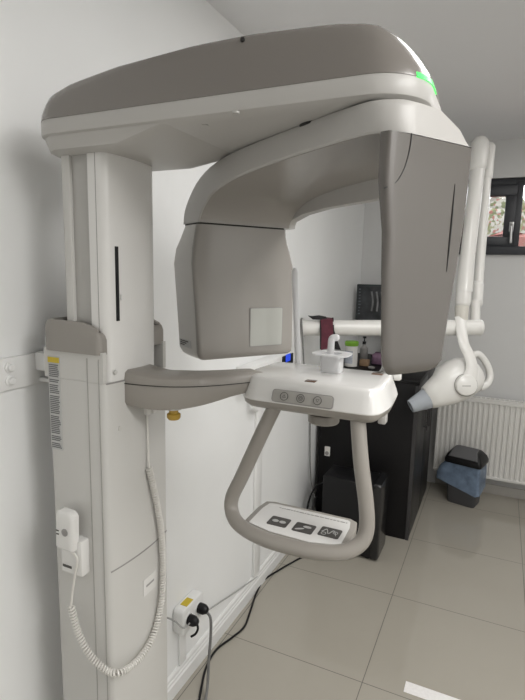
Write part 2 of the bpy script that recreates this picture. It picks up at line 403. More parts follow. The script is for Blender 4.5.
# --- top arm
def arm_plan(n_in=0.0, end=0.0, far=0.0):
    p = rrect(.100+n_in*.6, .860-end, .770+n_in, 1.062-far, (.058, .085, .10, .05), 10)
    return p
def topz(x):
    pts = [(.10, 1.872), (.15, 1.890), (.20, 1.905), (.31, 1.920), (.48, 1.931), (.59, 1.931), (.72, 1.924), (.787, 1.914), (.83, 1.895), (.87, 1.875)]
    if x <= pts[0][0]: return pts[0][1]
    for (a, za), (b_, zb) in zip(pts[:-1], pts[1:]):
        if x <= b_: return za+(zb-za)*(x-a)/(b_-a)
    return pts[-1][1]
base_pl = densify(arm_plan())
def shrink(p, near, end, far, left):
    out = []
    for x, y in p:
        sx_ = (x-.10)/.768; sy = (y-.77)/.292
        out.append((x+left*(1-sx_)**6-end*sx_**6, y+near*(1-sy)-far*sy))
    return out
rings = []
for near, end, far, left, zf in ((0, 0, 0, 0, lambda x: 1.8415), (.002, .003, .003, .001, lambda x: 1.8415+(topz(x)-1.8415)*.3), (.008, .018, .01, .004, lambda x: 1.8415+(topz(x)-1.8415)*.7), (.013, .032, .02, .008, lambda x: 1.8415+(topz(x)-1.8415)*.93), (.018, .042, .03, .016, lambda x: topz(x)), (.05, .09, .06, .05, lambda x: topz(x)+.012), (.10, .2, .10, .15, lambda x: topz(x)+.018)):
    rings.append([(x, y, zf(x)) for x, y in shrink(base_pl, near, end, far, left)])
MB().loft(rings).build('arm_top_cover', M_taupe, PM, label='glossy taupe upper cover of the arm', smooth=35)
rings = []
for d, z in ((.03, 1.808), (.008, 1.810), (.001, 1.814), (0, 1.818), (0, 1.8395), (.001, 1.8415)):
    rings.append([(x, y, z) for x, y in inset(base_pl, d)])
al = MB().loft(rings).build('arm_lower_shell', M_light, PM, label='pale grey lower shell of the arm', smooth=35)
# collar where the arm sits on the column
c1 = rrect(.105, .44, .776, 1.056, (.055, .03, .03, .05), 6); c2 = rrect(.118, .292, .795, 1.015, (.045, .02, .02, .04), 6); cm = rrect(.112, .33, .784, 1.035, (.05, .025, .025, .045), 6)
MB().loft([[(x, y, 1.783) for x, y in c2], [(x, y, 1.787) for x, y in cm], [(x, y, 1.811) for x, y in c1]]).build('arm_collar', M_light, al, smooth=25)
# green light on the far end of the arm
gp = [p for p in base_pl if p[0] > .80]
lg = MB(); r = []
seq = sorted([p for p in base_pl if p[0] > .80 and .805 < p[1] < .91], key=lambda p: p[1])
for x, y in seq:
    n = Vector((1, -.15)).normalized()
    r.append([(x-.012, y, 1.840), (x+.0012, y, 1.840), (x-.0008, y, 1.8475), (x-.012, y, 1.8475)])
lg.loft(r).build('status_light', M_green, PM, label='glowing green light strip at the end of the arm', smooth=20)
for px, py in ((205, 125), (160, 144), (236, 113)):
    q = at(px, py, 'z', 1.808); MB().lathe([(.006, .002), (.006, -.001), (.0001, -.0012)], q, (0, 0, 1), 12).build('screw_cover', M_light, al)
q = at(243, 40, 'y', .783); MB().lathe([(.004, 0), (.004, .003), (.001, .004)], q, (0, -1, .2), 10).build('top_screw', M_dark, al)

# --- rotating C unit (local frame u along the bar, s toward the near side)
PX, PY = .61, 1.0
Dv = Vector((.8386, -.5447, 0)); Sv = Vector((-.5447, -.8386, 0))
RL = frame_map((PX, PY, 0), Dv, Sv, (0, 0, 1))
# pivot disc
MB().lathe([(.04, 1.804), (.04, 1.812)], (.675, .885, 0), (0, 0, 1), 32).build('pivot_disc', M_dark, PM, label='dark gap of the rotation bearing')
stations = [((-.300, 1.672), (-.402, 1.672)), ((-.298, 1.682), (-.396, 1.700)), ((-.288, 1.694), (-.375, 1.727)), ((-.265, 1.712), (-.322, 1.767)), ((-.222, 1.733), (-.245, 1.794)),
            ((-.140, 1.748), (-.148, 1.806)), ((-.05, 1.755), (-.05, 1.809)), ((.06, 1.759), (.06, 1.810)), ((.18, 1.760), (.17, 1.810)), ((.26, 1.759), (.25, 1.808)), ((.285, 1.758), (.280, 1.806)), ((.302, 1.758), (.297, 1.805)), ((.311, 1.758), (.306, 1.804)),
            ((.317, 1.757), (.312, 1.802))]
SF = -.185
def s_near(u):
    if u <= .262: return .1
    return .045+sqrt(max(0, .055**2-(u-.262)**2))
def s_far(u):
    if u <= .19: return SF
    return SF+.105*((u-.19)/.127)**1.4
def smooth_st(S, n=3):
    I = catmull([(a[0], a[1], 0) for a, b_ in S], n); O = catmull([(b_[0], b_[1], 0) for a, b_ in S], n)
    return list(zip(I, O))
rings = []
for I, O in smooth_st(stations):
    u = max(I.x, O.x); sn = s_near(u); sf = s_far(u); sm_ = (sn+sf)/2; e = .010
    v = Vector((O.x-I.x, O.y-I.y)); vl = max(v.length, 1e-5); k = min(.25, e/vl)
    Ik = I+(O-I)*k*.3; Ok = O-(O-I)*k
    e2 = min(e, (sn-sf)*.3)
    fd = .045*max(0, (u-.10)/.217)**2; wu = .0
    rings.append([RL(I.x, sf, I.y), RL(I.x, sn-.002, I.y), RL(Ik.x, sn, Ik.y), RL(Ok.x, sn, Ok.y), RL(O.x-(O.x-Ok.x)*.3, sn-e2*.3, O.y-(O.y-Ok.y)*.3), RL(O.x, sn-e2, O.y), RL(O.x, (sn+sf)/2+.01, O.y-fd*.03), RL(O.x, sf*.6+sn*.4, O.y-fd*.25), RL(O.x, sf*.8+sn*.2, O.y-fd*.5), RL(O.x, sf, O.y-fd)])
rc = MB().loft(rings).build('rotating_bar', M_light, PM, label='pale arched crossbar of the rotating unit', smooth=32)
# darker lining under the bar, slightly proud
rings = []
for I, O in smooth_st(stations[:12]):
    t = (O-I).normalized()
    a = I-t*.0012
    u = max(I.x, O.x); sn = s_near(u)-.004; sf = min(s_far(u)+.02, sn-.02)
    rings.append([RL(a.x, sf, a.y), RL(a.x, sn, a.y), RL(I.x+t.x*.003, sn, I.y+t.y*.003), RL(I.x+t.x*.003, sf, I.y+t.y*.003)])
lin = MB().loft(rings).build('bar_underside', M_taupel, rc, label='taupe underside of the crossbar', smooth=32)
# far lip that hangs lower
rings = []
for u, zb in ((-.30, 1.690), (-.24, 1.705), (-.15, 1.713), (0, 1.716), (.10, 1.720), (.17, 1.738), (.20, 1.762)):
    rings.append([RL(u, SF-.004, zb), RL(u, SF+.020, zb), RL(u, SF+.026, 1.764), RL(u, SF-.004, 1.79)])
MB().loft(rings).build('bar_far_lip', M_light, rc, smooth=30)
MB().box((-.02, SF+.02, 1.745), (.10, -.06, 1.7585), .004).build('cover_plate', M_taupel, lin) if False else None
# left (sensor) unit
def lplan(z):
    # near/far s, inner and outer u per height
    T = [(1.332, -.300, -.415, .088, -.180), (1.338, -.297, -.432, .095, -.188), (1.352, -.296, -.445, .099, -.190), (1.45, -.298, -.450, .103, -.190), (1.573, -.300, -.450, .112, -.187), (1.61, -.300, -.440, .110, -.176), (1.64, -.300, -.418, .105, -.163), (1.668, -.300, -.402, .100, -.160)]
    for a, b_ in zip(T[:-1], T[1:]):
        if z <= b_[0]:
            k = (z-a[0])/(b_[0]-a[0]); return [a[i]+(b_[i]-a[i])*k for i in range(5)]
    return list(T[-1])
zs = [1.332, 1.334, 1.338, 1.345, 1.352, 1.38, 1.42, 1.46, 1.5, 1.54, 1.573, 1.59, 1.61, 1.63, 1.65, 1.668]
rings = []; ringf = []
for z in zs:
    _, ui, uo, sn, sf = lplan(z)
    uf = ui-.012-.035*max(0, (z-1.53)/.14 if z < 1.60 else (1.668-z)/.14) # shell edge drifts
    p = rrect(uo, ui-.014, sf, sn, (.04, .004, .012, .028), 5)
    # point order: (x0,y0)=outer/far
    rings.append([RL(u, s_, z) for u, s_ in p])
    p2 = rrect(ui-.016, ui, sf+.001, sn+.001, (.002, .010, .010, .002), 4)
    ringf.append([RL(u, s_, z) for u, s_ in p2])
su = MB().loft(rings).build('sensor_unit', mat('shell_pale', (.64, .625, .60), .3, coat=.15, noise=.008, nscale=2), PM, label='pale grey side shell of the left rotating unit', smooth=35)
sf_ = MB().loft(ringf).build('sensor_cover', M_taupel, su, label='taupe inner cover of the left rotating unit', smooth=35)
FI = frame_map(RL(-.2962, 0, 0), Sv, (0, 0, 1), Dv)
MB().prism(rrect(-.148, -.048, 1.360, 1.460, .003, 3), -.004, .0012, .0, FI).build('sensor_window', M_sensor, sf_, label='pale square sensor window', smooth=20)
MB().prism(rrect(-.150, -.046, 1.358, 1.462, .003, 3), -.004, .0006, .0, FI).build('window_edge', M_grey, sf_, smooth=20)
# dark seam between bar and unit
MB().prism(rrect(-.398, -.303, -.158, .097, .012, 4), 1.666, 1.674, 0, RL).build('unit_seam', M_dark, su, smooth=30)
FS = frame_map(RL(0, .1000, 0), Dv, (0, 0, 1), Sv)
np_ = MB().prism(rrect(-.418, -.345, 1.356, 1.376, .002, 2), -.004, .0012, 0, FS).build('type_plate', M_label, su, smooth=0)
pt = MB()
for k in range(3): pt.box((0, 0, 0), (.05-.012*k, .003, .0006), M=Matrix.Translation(FS(0, 0, .0012)) @ Matrix(((Dv.x, 0, Sv.x, 0), (Dv.y, 0, Sv.y, 0), (0, 1, 0, 0), (0, 0, 0, 1))) @ Matrix.Translation((-.41, 1.370-.005*k, 0)))
pt.build('plate_print', M_print, np_, smooth=0)
# right (tube) unit: blade shaped in plan, broad outer face
rings = []
for z, n_, f_, g in ((1.402, .046, -.030, .018), (1.4035, .056, -.042, .010), (1.409, .068, -.051, .004), (1.421, .079, -.057, 0), (1.44, .082, -.059, 0), (1.50, .085, -.066, 0), (1.56, .088, -.075, 0), (1.62, .090, -.083, 0), (1.66, .096, -.087, 0), (1.69, .100, -.089, 0), (1.73, .100, -.090, 0), (1.756, .099, -.090, 0)):
    k = (1.756-z)/.36; tip = .303+.008*k
    ip = [(tip, n_), (.3125, n_-.003), (.3155, n_-.011), (.3165, n_-.026), (.317, .0), (.3165, f_+.02), (.313, f_+.006), (.304, f_-.003), (.285, f_-.008), (.25, f_-.010), (.222, f_), (.214, f_+.022), (.224, -.030), (.246, .008), (.287, .055), (tip-.006, n_-.004)]
    cp_ = catmull([(a, b_, 0) for a, b_ in ip+[ip[0]]], 3)[:-1]
    rings.append([RL(p.x-g if p.x > .28 else p.x+g, p.y, z) for p in cp_])
tu = MB().loft(rings).build('tube_unit', M_tube, PM, label='dark taupe right unit hanging from the crossbar', smooth=35)
# curved seam where underside meets the unit, and slim vertical groove
gv = MB(); gp_ = catmull([RL(.3172, -.046+.001*k, 1.698-.0335*k) for k in range(5)], 4)
gv.tube(gp_, [.0004+.0014*sin(pi*(i+.5)/len(gp_)) for i in range(len(gp_))], 6).build('vent_groove', M_dark, tu)
sp = MB(); sp.tube([RL(*p) for p in catmull([(.3172, .056, 1.757), (.3170, .058, 1.735), (.3165, .066, 1.708), (.3160, .080, 1.688), (.312, .0985, 1.678)], 5)], .0009, 6).build('unit_seam', M_dark, tu)

# --- chin rest support arm
pn = catmull([(.240, .853, 0), (.30, .862, 0), (.36, .885, 0), (.415, .930, 0), (.462, .995, 0), (.50, 1.06, 0)], 5)
rings = []; N = len(pn)
for i, p in enumerate(pn):
    t = (pn[min(i+1, N-1)]-pn[max(i-1, 0)]).normalized(); nn = Vector((-t.y, t.x, 0)); k = i/(N-1)
    zt = 1.343-.013*min(1, k*3); zb = 1.266-.012*sin(pi*min(1, k*1.3))+.022*k*k; w = .105-.03*k
    if k > .5: zt -= .012*(k-.5)
    prof = [(0.004, zb), (0, zb+.008), (0, (zb+zt)/2+.008), (.004, zt-.006), (.012, zt), (w-.01, zt), (w, zt-.008), (w, zb+.01), (w-.006, zb)]
    rings.append([(p.x+nn.x*d, p.y+nn.y*d, z) for d, z in prof])
sa_ = MB().loft(rings).build('support_arm', M_handle, PM, label='curved taupe arm from column to chin rest', smooth=40)
MB().tube([(p.x+0.0005, p.y-.0006, 1.312-.006*i/N) for i, p in enumerate(pn)][1:], .0009, 6).build('arm_seam', M_dark, sa_)
en = MB(); q = Vector((.350, .905, -.006))
MB().lathe([(.019, 1.262), (.019, 1.271)], q, (0, 0, 1), 20).build('stop_button_collar', M_light, sa_)
MB().lathe([(.0001, 1.238), (.012, 1.238), (.015, 1.242), (.015, 1.250), (.010, 1.253), (.010, 1.264)], q, (0, 0, 1), 20).build('stop_button', M_yellow, sa_, label='yellow knob under the support arm')
# connectors under the arm on the column front
cn = MB()
for y in (.925, .947): cn.box((.256, y-.008, 1.225), (.270, y+.008, 1.275), .002)
cn.build('cord_connector', M_white, bc)

# --- chin rest
CR = MB()
def crest(d):
    p = [(.470, 1.0), (.774, 1.0), (.787, 1.08), (.775, 1.245), (.44, 1.245), (.430, 1.09)]
    # round the corners
    out = []
    n = len(p)
    for i in range(n):
        a = Vector(p[i-1]); b_ = Vector(p[i]); c = Vector(p[(i+1) % n]); r_ = .034
        p1 = b_+(a-b_).normalized()*r_; p2 = b_+(c-b_).normalized()*r_
        for k in range(5):
            t = k/4; out.append(tuple((1-t)**2*p1+2*t*(1-t)*b_+t*t*p2))
    return inset(out, d)
CR.loft([[(x, y, z) for x, y in crest(d)] for d, z in ((0.001, 1.2725), (0, 1.275), (.003, 1.285), (.012, 1.309), (.0155, 1.317), (.020, 1.3215), (.028, 1.3235))])
cr_ = CR.build('chin_rest', M_white, PM, label='white chin rest console with button panel', smooth=38)
MB().loft([[(x, y, z) for x, y in crest(d)] for d, z in ((.035, 1.252), (.014, 1.254), (.004, 1.262), (.001, 1.2725))]).build('chin_rest_base', M_handle, cr_, label='taupe underside of the chin rest', smooth=38)
# button panel on the sloping front
ta = math.atan2(.009, .024)
FB = frame_map((.613, 1.0025, 1.2895), (1, 0, 0), (0, sin(ta), cos(ta)), (0, -cos(ta), sin(ta)))
oF = FB(0, 0, 0)
bp_ = MB().prism(rrect(-.068, .068, -.0125, .0125, .006, 4), -.006, .0045, .0008, FB).build('button_panel', M_btn, cr_, label='grey panel with three round buttons', smooth=30)
MB().prism(rrect(-.0695, .0695, -.014, .014, .007, 4), -.006, .0036, 0, FB).build('panel_edge', M_grey, bp_, smooth=30)
def ring(mb, cx, cy, r0, r1, z0, z1, f, n=28, rot=0, sides=None):
    n = sides or n
    a = [rot+2*pi*k/n for k in range(n)]
    rr = [[f(cx+r0*cos(t), cy+r0*sin(t), z0) for t in a], [f(cx+r0*cos(t), cy+r0*sin(t), z1) for t in a], [f(cx+r1*cos(t), cy+r1*sin(t), z1) for t in a], [f(cx+r1*cos(t), cy+r1*sin(t), z0) for t in a]]
    mb.loft(rr+[rr[0]], cap=False); return mb
for i, cx in enumerate((-.040, -.002, .036)):
    bt = MB().lathe([(.0092, 0), (.0092, .0016), (.0001, .0018)], FB(cx, 0, .0040), FB(0, 0, 1)-oF, 24).build('button', M_btn, bp_)
    rg = MB(); ring(rg, cx, 0, .0092, .0081, .0050, .0064, FB)
    if i == 1: ring(rg, cx, 0, .0055, .0046, .0050, .0064, FB, sides=6); ring(rg, cx, 0, .0026, .0018, .005, .0064, FB)
    else: ring(rg, cx, -.0006 if i == 0 else .0006, .0046, .0035, .0050, .0064, FB, sides=3, rot=pi/2 if i == 0 else -pi/2)
    rg.build('button_symbol', M_print, bt, smooth=0)
# amber windows, knob, lower knob
for px, py, w, h in ((311, 381, .024, .019), (377.5, 374, .026, .020)):
    q = at(px, py, 'z', 1.3235); MB().box((q.x-w/2, q.y-h/2, 1.320), (q.x+w/2, q.y+h/2, 1.3245), .001).build('light_window', M_brown, cr_, label='small brown light window')
q = Vector((.760, 1.228, 1.317)); MB().lathe([(.010, -.012), (.010, .002), (.013, .004), (.013, .016), (.010, .020), (.0001, .021)], q, (1, .1, .05), 18).build('side_knob', M_white, cr_)
kb = MB().lathe([(.034, 1.205), (.037, 1.208), (.038, 1.222), (.036, 1.226), (.0001, 1.227)], (.622, 1.13, 0), (0, 0, 1), 28).build('height_knob', M_handle, cr_)
MB().lathe([(.026, 1.225), (.026, 1.254)], (.622, 1.13, 0), (0, 0, 1), 20).build('knob_neck', M_dark, cr_)
MB().box((.758, 1.09, 1.232), (.775, 1.115, 1.256), .003).build('latch', M_light, cr_)
# head support blade at the back left
hb = MB()
hb.tube(catmull([at(298, 366, 'y', 1.225), at(297, 330, 'y', 1.225), at(295.5, 292, 'y', 1.225), at(295, 280, 'y', 1.225), at(295, 268, 'y', 1.225)], 6), [.0085]*13+[.0085+.001*k/11 for k in range(9)]+[.0085, .007, .004], 10, asp=.5, up=(0, 1, 0)).build('head_support', M_frost, cr_, label='pale upright head support blade')
# --- handle and tray
hpth = catmull([(.540, 1.03, 1.262), (.512, 1.008, 1.185), (.470, 1.004, 1.085), (.446, 1.003, 1.030), (.450, .995, .998), (.480, .975, .982), (.54, .957, .976), (.61, .950, .976), (.68, .955, .978), (.728, .970, .984), (.757, .990, 1.000), (.766, 1.003, 1.030), (.761, 1.006, 1.085), (.745, 1.010, 1.17), (.728, 1.03, 1.262)], 7)
hn = MB().tube(hpth, .0165, 14).build('grip_handle', M_handle, PM, label='taupe loop handle below the chin rest', smooth=60)
tp = [(.478, .988), (.55, .968), (.65, .966), (.728, .988), (.726, 1.08), (.718, 1.120), (.70, 1.130), (.502, 1.130), (.482, 1.122), (.476, 1.08)]
tr = MB().prism(tp, .958, .979, .004).build('tray', M_handle, hn, label='taupe tray between the handle ends', smooth=30)
pl_ = MB().prism(inset(tp, .015), .970, .9802, .0).build('tray_card', M_white, tr, label='white card with three dark pictograms', smooth=20)
def pic(px, py, kind):
    c = at(px, py, 'z', .981)
    t_ = MB().prism(rrect(c.x-.024, c.x+.024, c.y-.021, c.y+.021, .005, 3), .9795, .9812).build('pictogram', M_print, pl_, smooth=20)
    w = MB(); z0, z1 = .9811, .9818
    f = lambda x, y, z: (c.x+x, c.y+y, z)
    ell = lambda cx, cy, a, b_, rot=0: w.prism([(cx+a*cos(t)*cos(rot)-b_*sin(t)*sin(rot), cy+a*cos(t)*sin(rot)+b_*sin(t)*cos(rot)) for t in [2*pi*k/16 for k in range(16)]], z0, z1, 0, f)
    if kind == 0: ell(-.009, 0, .008, .006); ell(.009, 0, .008, .006)
    elif kind == 1: ell(.006, .006, .010, .005); ell(-.008, -.008, .011, .003, .5)
    else:
        w.tube([f(x, y, .9814) for x, y, _ in catmull([(-.018, -.004, 0), (-.010, .010, 0), (-.002, -.008, 0), (.006, .010, 0), (.016, -.010, 0)], 6)], .0012, 5)
        ring(w, -.012, -.010, .006, .0045, z0, z1, f); ring(w, .012, .002, .006, .0045, z0, z1, f)
    w.build('pictogram_shape', M_label, t_, smooth=0)
pic(279, 521.5, 0); pic(304, 528, 1); pic(330, 532.5, 2)
tx = MB(); a = at(277, 510, 'z', .981); b_ = at(346, 525, 'z', .981); k = 0.0
a.y = b_.y = 1.100; k = a.x
while k < b_.x:
    l = .003+random.random()*.009; tx.box((k, a.y-.0016, .9800), (min(k+l, b_.x), a.y+.0016, .9808)); k += l+.0022
tx.build('card_print', M_grey, pl_, smooth=0)

# switch holder fixed to the column
hl = MB().box((.134, .775, .880), (.196, .801, .965), .005).build('switch_holder', M_white, bc, label='white holder for the hand switch')
MB().box((.140, .7742, .894), (.166, .7755, .900)).build('holder_print', M_print, hl, smooth=0)
# --- hand switch with coiled cord (lifts out)
HS = thing('exposure_hand_switch', (.155, .770, .93), 'white hand switch with coiled cord sitting in its holder on the column', 'hand switch')
tilt = Matrix.Translation((.160, .772, .988)) @ Matrix.Rotation(.04, 4, 'Y')
sb = MB(); sb.loft([[tilt @ Vector((x, y, z)) for x, z in rrect(-.026+d, .026-d, -.046+d, .046-d, (.006, .006, .014, .014), 5)] for d, y in ((.004, .011), (0, .008), (0, -.006), (.003, -.010), (.008, -.0115))])
hsb = sb.build('switch_body', M_white, HS)
MB().lathe([(.0085, 0), (.0085, .002), (.006, .0028), (.0001, .003)], tilt @ Vector((.005, -.0113, .0)), (0, -1, 0), 20).build('switch_button', M_grey, hsb, label='grey oval button')
pr = MB()
for k in range(2): pr.box((.139, .7598, .978+.008*k), (.147, .7606, .981+.008*k))
pr.build('switch_print', M_print, hsb, smooth=0)
Y0 = .775
path = [(.158, .770, .945), at(77, 558, 'y', .771), at(75, 575, 'y', .772), at(72.5, 592, 'y', Y0), at(71, 606, 'y', Y0)]
MB().tube(catmull(path, 4), .0026, 8).build('cord_lead', M_cord, HS)
coilp = [at(71, 606, 'y', Y0), at(78, 632, 'y', Y0), at(90, 655, 'y', Y0), at(106, 670, 'y', .783), at(120, 672.5, 'y', .795), at(138, 660, 'x', .278), at(152, 638, 'x', .272), at(160, 610, 'x', .270), at(163, 575, 'x', .270), at(161, 530, 'x', .270), at(155, 495, 'x', .270), at(149, 468, 'x', .270)]
cp = catmull(coilp, 30)
# resample evenly and wind
seg = [0.0]
for a, b_ in zip(cp[:-1], cp[1:]): seg.append(seg[-1]+(b_-a).length)
Lc = seg[-1]; pitch = .0068; n_per = 9; nst = int(Lc/pitch*n_per); pts = []
j = 0; Nn = Vector((0, 0, 1))
for i in range(nst+1):
    d = Lc*i/nst
    while j < len(seg)-2 and seg[j+1] < d: j += 1
    k = (d-seg[j])/max(1e-9, seg[j+1]-seg[j]); p = cp[j].lerp(cp[j+1], k); t = (cp[j+1]-cp[j]).normalized()
    h = Vector((.6, -.8, .1)); Nn = (h-t*h.dot(t)).normalized(); B = t.cross(Nn); ph = 2*pi*i/n_per
    pts.append(p+(Nn*cos(ph)+B*sin(ph))*.0060)
MB().tube(pts, .0026, 5).build('coiled_cord', M_cord, HS, label='white coiled cord hanging in a loop')
MB().tube(catmull([coilp[-1], at(148, 440, 'x', .268), at(147.5, 412, 'x', .263), Vector((.263, .947, 1.232))], 4), .0024, 8).build('cord_lead', M_cord, HS)

# --- chin cup with bite block (sits on the chin rest)
cc = at(329.5, 373, 'z', 1.3235); cc = Vector((cc.x, cc.y+.016, 1.3237))
CC = thing('chin_cup', cc, 'small translucent chin cup with upright bite block on the white console', 'chin cup')
cb = MB(); X, Y = cc.x, cc.y
o1 = rrect(X-.024, X+.024, Y-.018, Y+.018, .006, 4)
cb.loft([[(x, y, z) for x, y in q] for q, z in ((inset(o1, .001), 1.3238), (o1, 1.3255), (inset(o1, -.001), 1.362), (inset(o1, -.020), 1.3655), (inset(o1, -.021), 1.3690), (inset(o1, .002), 1.3690), (inset(o1, .004), 1.340))])
cup = cb.build('cup_body', M_frost, CC, smooth=35)
bb = MB().tube(catmull([(X-.004, Y, 1.340), (X-.004, Y, 1.375), (X-.0035, Y, 1.398), (X-.001, Y+.002, 1.4045), (X+.007, Y+.004, 1.4060)], 5), .0085, 12, asp=.6, up=(0, 1, 0), rnd=True).build('bite_block', M_frost, CC)

# ================================================================== INTRAORAL X-RAY UNIT
dp = 2.75
def pc(px, py, d=dp): return CAM + (_f*FPX+_r*(px-262.5)-_u*(py-350))/FPX*d
bl = pc(303, 328); br = pc(479.5, 327.5)
IX = thing('wall_xray_arm', (bl.x*0+.0, bl.y, bl.z), 'white wall mounted dental x-ray with folding arm and ivory tube head', 'x-ray unit')
ax_ = (br-bl).normalized()
wallp = bl-ax_*((bl.x-.015)/ax_.x)
MB().box((.001, wallp.y-.055, wallp.z-.052), (.022, wallp.y+.055, wallp.z+.052), .008).build('wall_plate', M_xray, IX)
barm = MB().tube([wallp, bl, pc(395, 327.8), br], .0425, 20, rnd=False).build('extension_bar', M_xray, IX, label='thick white horizontal bar')
MB().lathe([(.0435, -.006), (.0435, .004), (.040, .010), (.0001, .011)], br, ax_, 24).build('bar_cap', M_xray, barm)
# rear lift arm
post = MB().tube([pc(475, 325, 2.78), pc(475.5, 300, 2.78)], .026, 16).build('swivel_post', M_xray, IX)
MB().tube([pc(477, 303, 2.82), pc(478, 285, 2.82)], .030, 16, rnd=True).build('arm_joint', M_xray, IX)
MB().tube([pc(478, 290, 2.82), pc(487.5, 165, 2.82)], .0250, 16).build('rear_arm', M_xray, IX)
MB().tube([pc(487, 176, 2.82), pc(489.5, 148, 2.82)], .031, 16, rnd=True).build('rear_elbow', M_xray, IX)
# front lift arm
fa = MB().tube([pc(464, 292), pc(467, 262), pc(479, 158)], [.043, .039, .036], 18).build('front_arm', M_xray, IX)
MB().tube([pc(477.5, 165), pc(480, 145)], .0475, 18, rnd=True).build('front_elbow', M_xray, IX)
MB().tube([pc(463, 302), pc(464.5, 285)], .040, 18, rnd=True).build('arm_joint', M_xray, IX)
cl_ = MB().tube([pc(461.5, 320), pc(462, 306)], [.033, .036], 18).build('arm_collar', mat('collar_ivory', (.66, .64, .58), .35, noise=.01), IX, label='cream collar above the yoke')
# yoke
near = -_f
ypts = [pc(461, 318, 2.735), pc(461.5, 330, 2.70), pc(464, 344, 2.665), pc(468.5, 354, 2.655), pc(471.5, 364, 2.65), pc(471, 374, 2.65), pc(466.5, 384, 2.65)]
yp = catmull(ypts, 6); nY = len(yp)
yk = MB().tube(yp, [.035-.010*sin(pi*min(1, i/(nY-1)))+.008*(i/(nY-1))**2 for i in range(nY)], 14, asp=.38, up=near).build('yoke', M_xray, IX)
MB().lathe([(.0001, .026), (.045, .026), (.054, .020), (.056, .008), (.056, -.02)], pc(465.5, 385, 2.652), near, 28).build('yoke_disc', M_xray, IX)
MB().lathe([(.0595, .0), (.0595, .010), (.058, .012), (.057, .0)], pc(465.5, 385, 2.660), near, 28).build('disc_edge', M_grey, IX)
dsh = pc(466.5, 386, 2.626); MB().box((-.022, -.0018, -.001), (.022, .0018, .001), M=Matrix.Translation(dsh) @ Matrix(((_r.x, _u.x, -_f.x, 0), (_r.y, _u.y, -_f.y, 0), (_r.z, _u.z, -_f.z, 0), (0, 0, 0, 1)))).build('disc_print', M_grey, IX, smooth=0)
# tube head: stations along its axis in the a-z plane
c0 = pc(411.5, 406); c1 = pc(482, 372)
ha = (c1-c0).normalized(); hv = near.cross(ha).normalized(); hv = hv if hv.z > 0 else -hv
Lh = (c1-c0).length; u_px = Lh/sqrt(70.5**2+34**2)
def hring(t, up, dn, wd, pw=2.6, n=24):
    o = c0+ha*(t*u_px); out = []
    for k in range(n):
        a = 2*pi*k/n; ca, sa2 = cos(a), sin(a)
        x = math.copysign(abs(ca)**(2/pw), ca); y = math.copysign(abs(sa2)**(2/pw), sa2)
        out.append(o+hv*((up+dn)/2+(up-dn)/2*y)*u_px+near*(wd*x)*u_px)
    return out
MB().loft([hring(*a) for a in ((17, 9, -9, 9), (18, 12, -11, 11), (26, 15, -13, 14), (34, 18, -15, 16), (40, 23, -16.5, 17), (52, 25, -17, 17), (62, 24, -16, 17), (70, 20, -13, 15), (75, 13, -8, 11), (77, 7, -4, 6))]).build('tube_head', M_xray, IX, label='ivory tube head', smooth=50)
cnm = MB(); cnm.loft([hring(t, r_, -r_, r_, 2.0) for t, r_ in ((22, 11.5), (14, 9.8), (-1, 6.6), (-1, 5.2), (12, 8))])
cnm.build('cone', M_cone, IX, label='grey collimator cone', smooth=45)
MB().lathe([(5.3*u_px, 0), (5.3*u_px, .004), (.0001, .005)], c0+ha*.012, ha, 20).build('cone_opening', M_dark, IX)
hg = [pc(469, 357, 2.79), pc(478, 354, 2.80), pc(486, 363, 2.81), pc(490, 375, 2.81), pc(487, 384, 2.80), pc(479, 388, 2.78)]
MB().tube(catmull(hg, 6), .019, 12).build('head_handle', M_xray, IX, label='white loop handle behind the tube head')

# --- burgundy and black collar hanging over the bar
LC = thing('protective_collar', pc(330, 352, 2.72), 'burgundy and black cloth collar hung over the white horizontal bar', 'protective collar')
def strap(cols, dq, th=.006, n=5):
    rings = []
    for (xl, yl, xr, yr, d) in cols:
        a = pc(xl, yl, d); b_ = pc(xr, yr, d); row = [a.lerp(b_, k/n) for k in range(n+1)]
        rings.append(row+[p+_f*th for p in reversed(row)])
    return MB().loft(rings)
strap([(327, 318, 333.5, 318, 2.80), (320, 316.4, 332, 317.8, 2.75), (320.5, 319, 333, 319.5, 2.705), (321.5, 328, 333, 328, 2.690), (321.5, 340, 333.5, 338, 2.690), (321, 350, 334, 347.5, 2.692)], 0).build('collar_front', M_burg, LC, label='burgundy front strip', smooth=50)
strap([(320, 316, 321.6, 316.2, 2.735), (320, 328, 321.8, 328, 2.692), (320, 349, 321.6, 350, 2.692)], 0, .008).build('collar_trim', M_bcloth, LC, smooth=50)
strap([(332, 317.5, 333.6, 317.6, 2.74), (332.8, 330, 334.2, 330, 2.690), (333, 338, 336.5, 338, 2.695), (333.5, 349, 341, 350, 2.71)], 0, .008).build('collar_trim', M_bcloth, LC, smooth=50)
strap([(308, 315.5, 309, 316.5, 2.70), (312, 316, 313, 319.5, 2.70), (319, 315.2, 320.5, 319.8, 2.70), (326, 316.6, 327, 318.5, 2.72)], 0).build('collar_tab', M_bcloth, LC, label='black tab end', smooth=50)
# thin cable hanging over the bar
MB().tube(catmull([pc(304, 336, 2.80), pc(302.5, 321.5, 2.80), pc(302, 318.5, 2.76), pc(301.5, 321, 2.70), pc(302.5, 338, 2.69), pc(303.2, 352, 2.69), pc(304, 366, 2.70), pc(306, 374, 2.72)], 6), .0045, 8).build('hanging_cable', M_cable_g, label='thin grey cable looped over the left end of the white bar', cat='cable')

